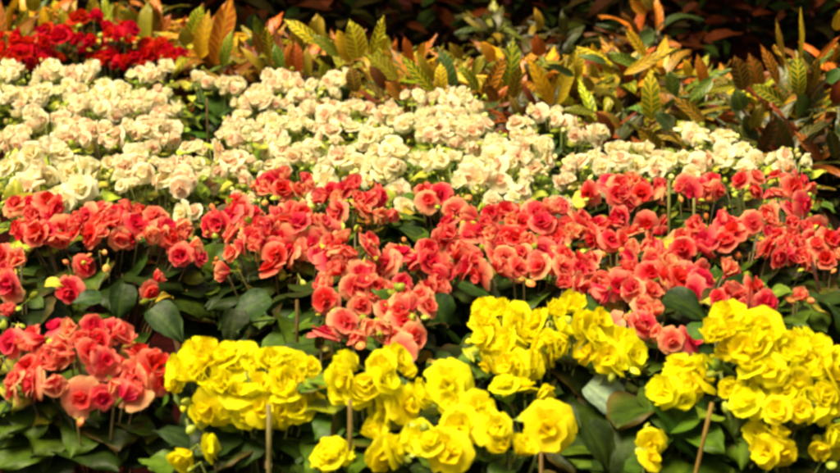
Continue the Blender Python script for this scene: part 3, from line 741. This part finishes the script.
croton('croton with a long lime leaf boldly striped in yellow slanting down to the right', 408, 32, 3.45, ('gold', 'limeyellow', 'orange', 'rust'), seed=12, leaves=[(434, 92, 402, 56, 13, 'limeyellow', -.35), (410, 64, 404, 36, 14, 'orange', -.1), (420, 60, 424, 42, 10, 'gold', -.15), (432, 80, 416, 52, 12, 'limeyellow', -.25)])
croton('croton with an upright dark green leaf striped yellow at the picture centre', 442, 38, 3.4, ('limeyellow', 'orange', 'green'), seed=13, leaves=[(452, 90, 441, 50, 20, 'green', -.3), (442, 92, 440, 64, 14, 'limeyellow', -.35), (478, 90, 458, 64, 12, 'limeyellow', -.3), (462, 58, 450, 44, 12, 'orange', -.1), (474, 74, 482, 56, 12, 'green', -.2)])
croton('croton with a slanting orange leaf laddered in dark stripes', 488, 36, 3.35, ('limeyellow', 'orange', 'gold'), seed=14, leaves=[(486, 92, 506, 54, 15, 'orange', -.3), (494, 60, 480, 42, 18, 'gold', -.2), (508, 86, 514, 38, 22, 'limeyellow', -.2), (510, 100, 520, 62, 16, 'olive', -.25)])
croton('croton with a long golden leaf leaning to the left before the dark background', 545, 30, 3.3, ('orange', 'olive', 'rust', 'gold'), seed=15, leaves=[(552, 104, 526, 54, 16, 'gold', -.3), (540, 56, 536, 34, 18, 'rust', -.1), (556, 104, 574, 62, 18, 'limeyellow', -.2)])
croton('croton with drooping silvery green leaves right of the long golden leaf', 590, 42, 3.2, ('limeyellow', 'olive', 'dark', 'rust'), seed=16, leaves=[(572, 78, 578, 50, 22, 'limeyellow', -.1), (606, 62, 580, 54, 9, 'green', -.2), (574, 76, 544, 64, 9, 'green', -.25), (592, 90, 582, 76, 12, 'olive', -.3), (620, 128, 597, 112, 16, 'orange', -.35), (595, 112, 560, 108, 8, 'green', -.35)])
croton('croton with a dark dull green leaf and an arching pale yellow one', 640, 24, 3.3, ('limeyellow', 'gold', 'olive', 'orange'), seed=17, leaves=[(624, 74, 676, 46, 12, 'limeyellow', -.3), (645, 56, 626, 28, 14, 'gold', -.1), (640, 40, 655, 32, 18, 'green', -.05), (640, 66, 608, 52, 13, 'green', -.2)])
croton('croton with a yellow herringbone-veined leaf above the highest cream begonia', 655, 60, 3.0, ('limeyellow', 'orange', 'olive', 'green'), seed=18, leaves=[(652, 120, 650, 70, 22, 'limeyellow', -.25), (704, 122, 676, 96, 12, 'orange', -.35), (672, 128, 656, 112, 16, 'green', -.35), (712, 78, 690, 102, 14, 'green', -.3)])
croton('bushy olive and orange croton right of the arching pale yellow leaf', 700, 52, 3.15, ('olive', 'orange', 'green', 'gold'), seed=19, leaves=[(706, 88, 698, 56, 14, 'orange', -.1), (734, 86, 702, 92, 8, 'limeyellow', -.3), (690, 76, 684, 60, 12, 'gold', -.1)])
croton('rust-orange croton with a laddered lime leaf in front of the tall thin shoots', 748, 52, 3.05, ('orange', 'rust', 'olive', 'limeyellow'), seed=20, leaves=[(744, 90, 735, 56, 22, 'rust', -.1), (778, 84, 764, 46, 14, 'orange', -.1), (784, 104, 754, 84, 16, 'limeyellow', -.25), (758, 92, 750, 54, 22, 'orange', -.05), (742, 110, 736, 90, 20, 'green', -.3)])
croton('tall croton sending two thin shoots up against the black background', 800, 40, 3.0, ('olive', 'dark', 'gold', 'green'), n=40, seed=21, leaves=[(798, 66, 802, 8, 6, 'limeyellow', .0), (783, 70, 777, 20, 8, 'olive', .0), (798, 96, 798, 56, 18, 'limeyellow', -.15), (812, 88, 818, 54, 14, 'orange', -.1)])
croton('croton with red and orange leaves cut by the right edge', 838, 22, 3.1, ('orange', 'rust', 'green'), n=26, seed=22, leaves=[(818, 58, 840, 36, 7, 'orange', -.1), (836, 30, 840, 10, 12, 'gold', 0), (826, 80, 842, 70, 16, 'green', -.2), (836, 104, 840, 76, 18, 'rust', -.2)])
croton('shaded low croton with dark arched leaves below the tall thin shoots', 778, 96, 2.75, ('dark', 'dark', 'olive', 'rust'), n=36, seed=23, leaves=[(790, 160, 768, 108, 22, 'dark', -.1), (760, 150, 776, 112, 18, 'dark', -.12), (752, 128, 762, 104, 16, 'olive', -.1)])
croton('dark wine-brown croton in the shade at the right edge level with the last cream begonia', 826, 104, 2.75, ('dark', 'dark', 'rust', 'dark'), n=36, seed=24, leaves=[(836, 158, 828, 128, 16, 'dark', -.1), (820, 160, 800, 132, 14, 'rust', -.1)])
croton('dull brown croton in the gap between the arching and the pointed cream begonias', 622, 104, 2.9, ('dark', 'rust', 'rust', 'olive'), n=34, seed=25, leaves=[(612, 138, 597, 112, 18, 'rust', -.1), (660, 150, 638, 128, 18, 'olive', -.1)])
croton('reddish brown croton in the gap left of the arching blush begonia', 505, 84, 3.0, ('rust', 'dark', 'rust'), n=30, seed=26, leaves=[(536, 106, 522, 84, 8, 'rust', -.1), (520, 120, 512, 96, 12, 'rust', -.1), (496, 100, 484, 84, 16, 'rust', -.1)])
croton('dark red croton low behind the cream begonias left of centre', 385, 76, 3.1, ('rust', 'rust', 'dark'), n=30, seed=27)
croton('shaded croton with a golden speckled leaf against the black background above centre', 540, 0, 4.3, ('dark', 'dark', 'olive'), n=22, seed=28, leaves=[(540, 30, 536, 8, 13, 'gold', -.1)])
croton('shaded croton with glowing orange leaves at the top edge right of centre', 645, -14, 4.3, ('orange', 'rust', 'dark'), n=16, seed=29, leaves=[(646, 14, 630, 0, 14, 'orange', -.1), (652, 8, 640, -12, 14, 'orange', -.1)])
croton('dim olive croton against the black background above the lime leaf with stripes', 500, -6, 4.45, ('dark', 'olive', 'dark'), n=22, seed=30)
# a further row between them
croton('golden croton filling the second row behind the dry curled leaves', 262, 20, 4.15, ('orange', 'gold', 'rust'), seed=41)
croton('orange and olive croton in the second row behind the two crossing lime leaves', 330, 22, 4.1, ('orange', 'olive', 'rust'), seed=42)
croton('brownish gold croton in the second row just left of the striped slanting leaf', 396, 34, 3.9, ('gold', 'rust', 'orange'), seed=43)
croton('olive gold croton in the second row behind the upright striped centre leaf', 466, 40, 3.85, ('olive', 'orange', 'limeyellow'), seed=44)
croton('low rusty croton behind the golden leaf that leans left', 524, 44, 3.8, ('rust', 'olive', 'orange'), seed=45)
croton('mixed orange croton behind the silvery green drooping leaves', 600, 38, 3.75, ('orange', 'olive', 'gold', 'rust'), seed=46)
croton('olive croton in the second row behind the bushy olive and orange one', 682, 50, 3.6, ('olive', 'orange', 'limeyellow'), seed=47)
croton('russet croton in the second row left of the tall thin shoots', 738, 56, 3.55, ('orange', 'rust', 'olive'), seed=48)
croton('dull orange croton in the second row directly behind the tall thin shoots', 792, 52, 3.5, ('orange', 'olive', 'rust'), seed=49)
croton('olive croton low in front between the herringbone leaf and the laddered lime leaf', 712, 90, 2.85, ('olive', 'rust', 'orange', 'dark'), seed=50)
croton('small rusty croton tucked under the drooping silvery leaves', 585, 98, 3.0, ('rust', 'olive', 'dark'), seed=51)
croton('low bronze croton in front of the slanting laddered orange leaf', 470, 78, 3.1, ('rust', 'orange', 'olive'), seed=52)
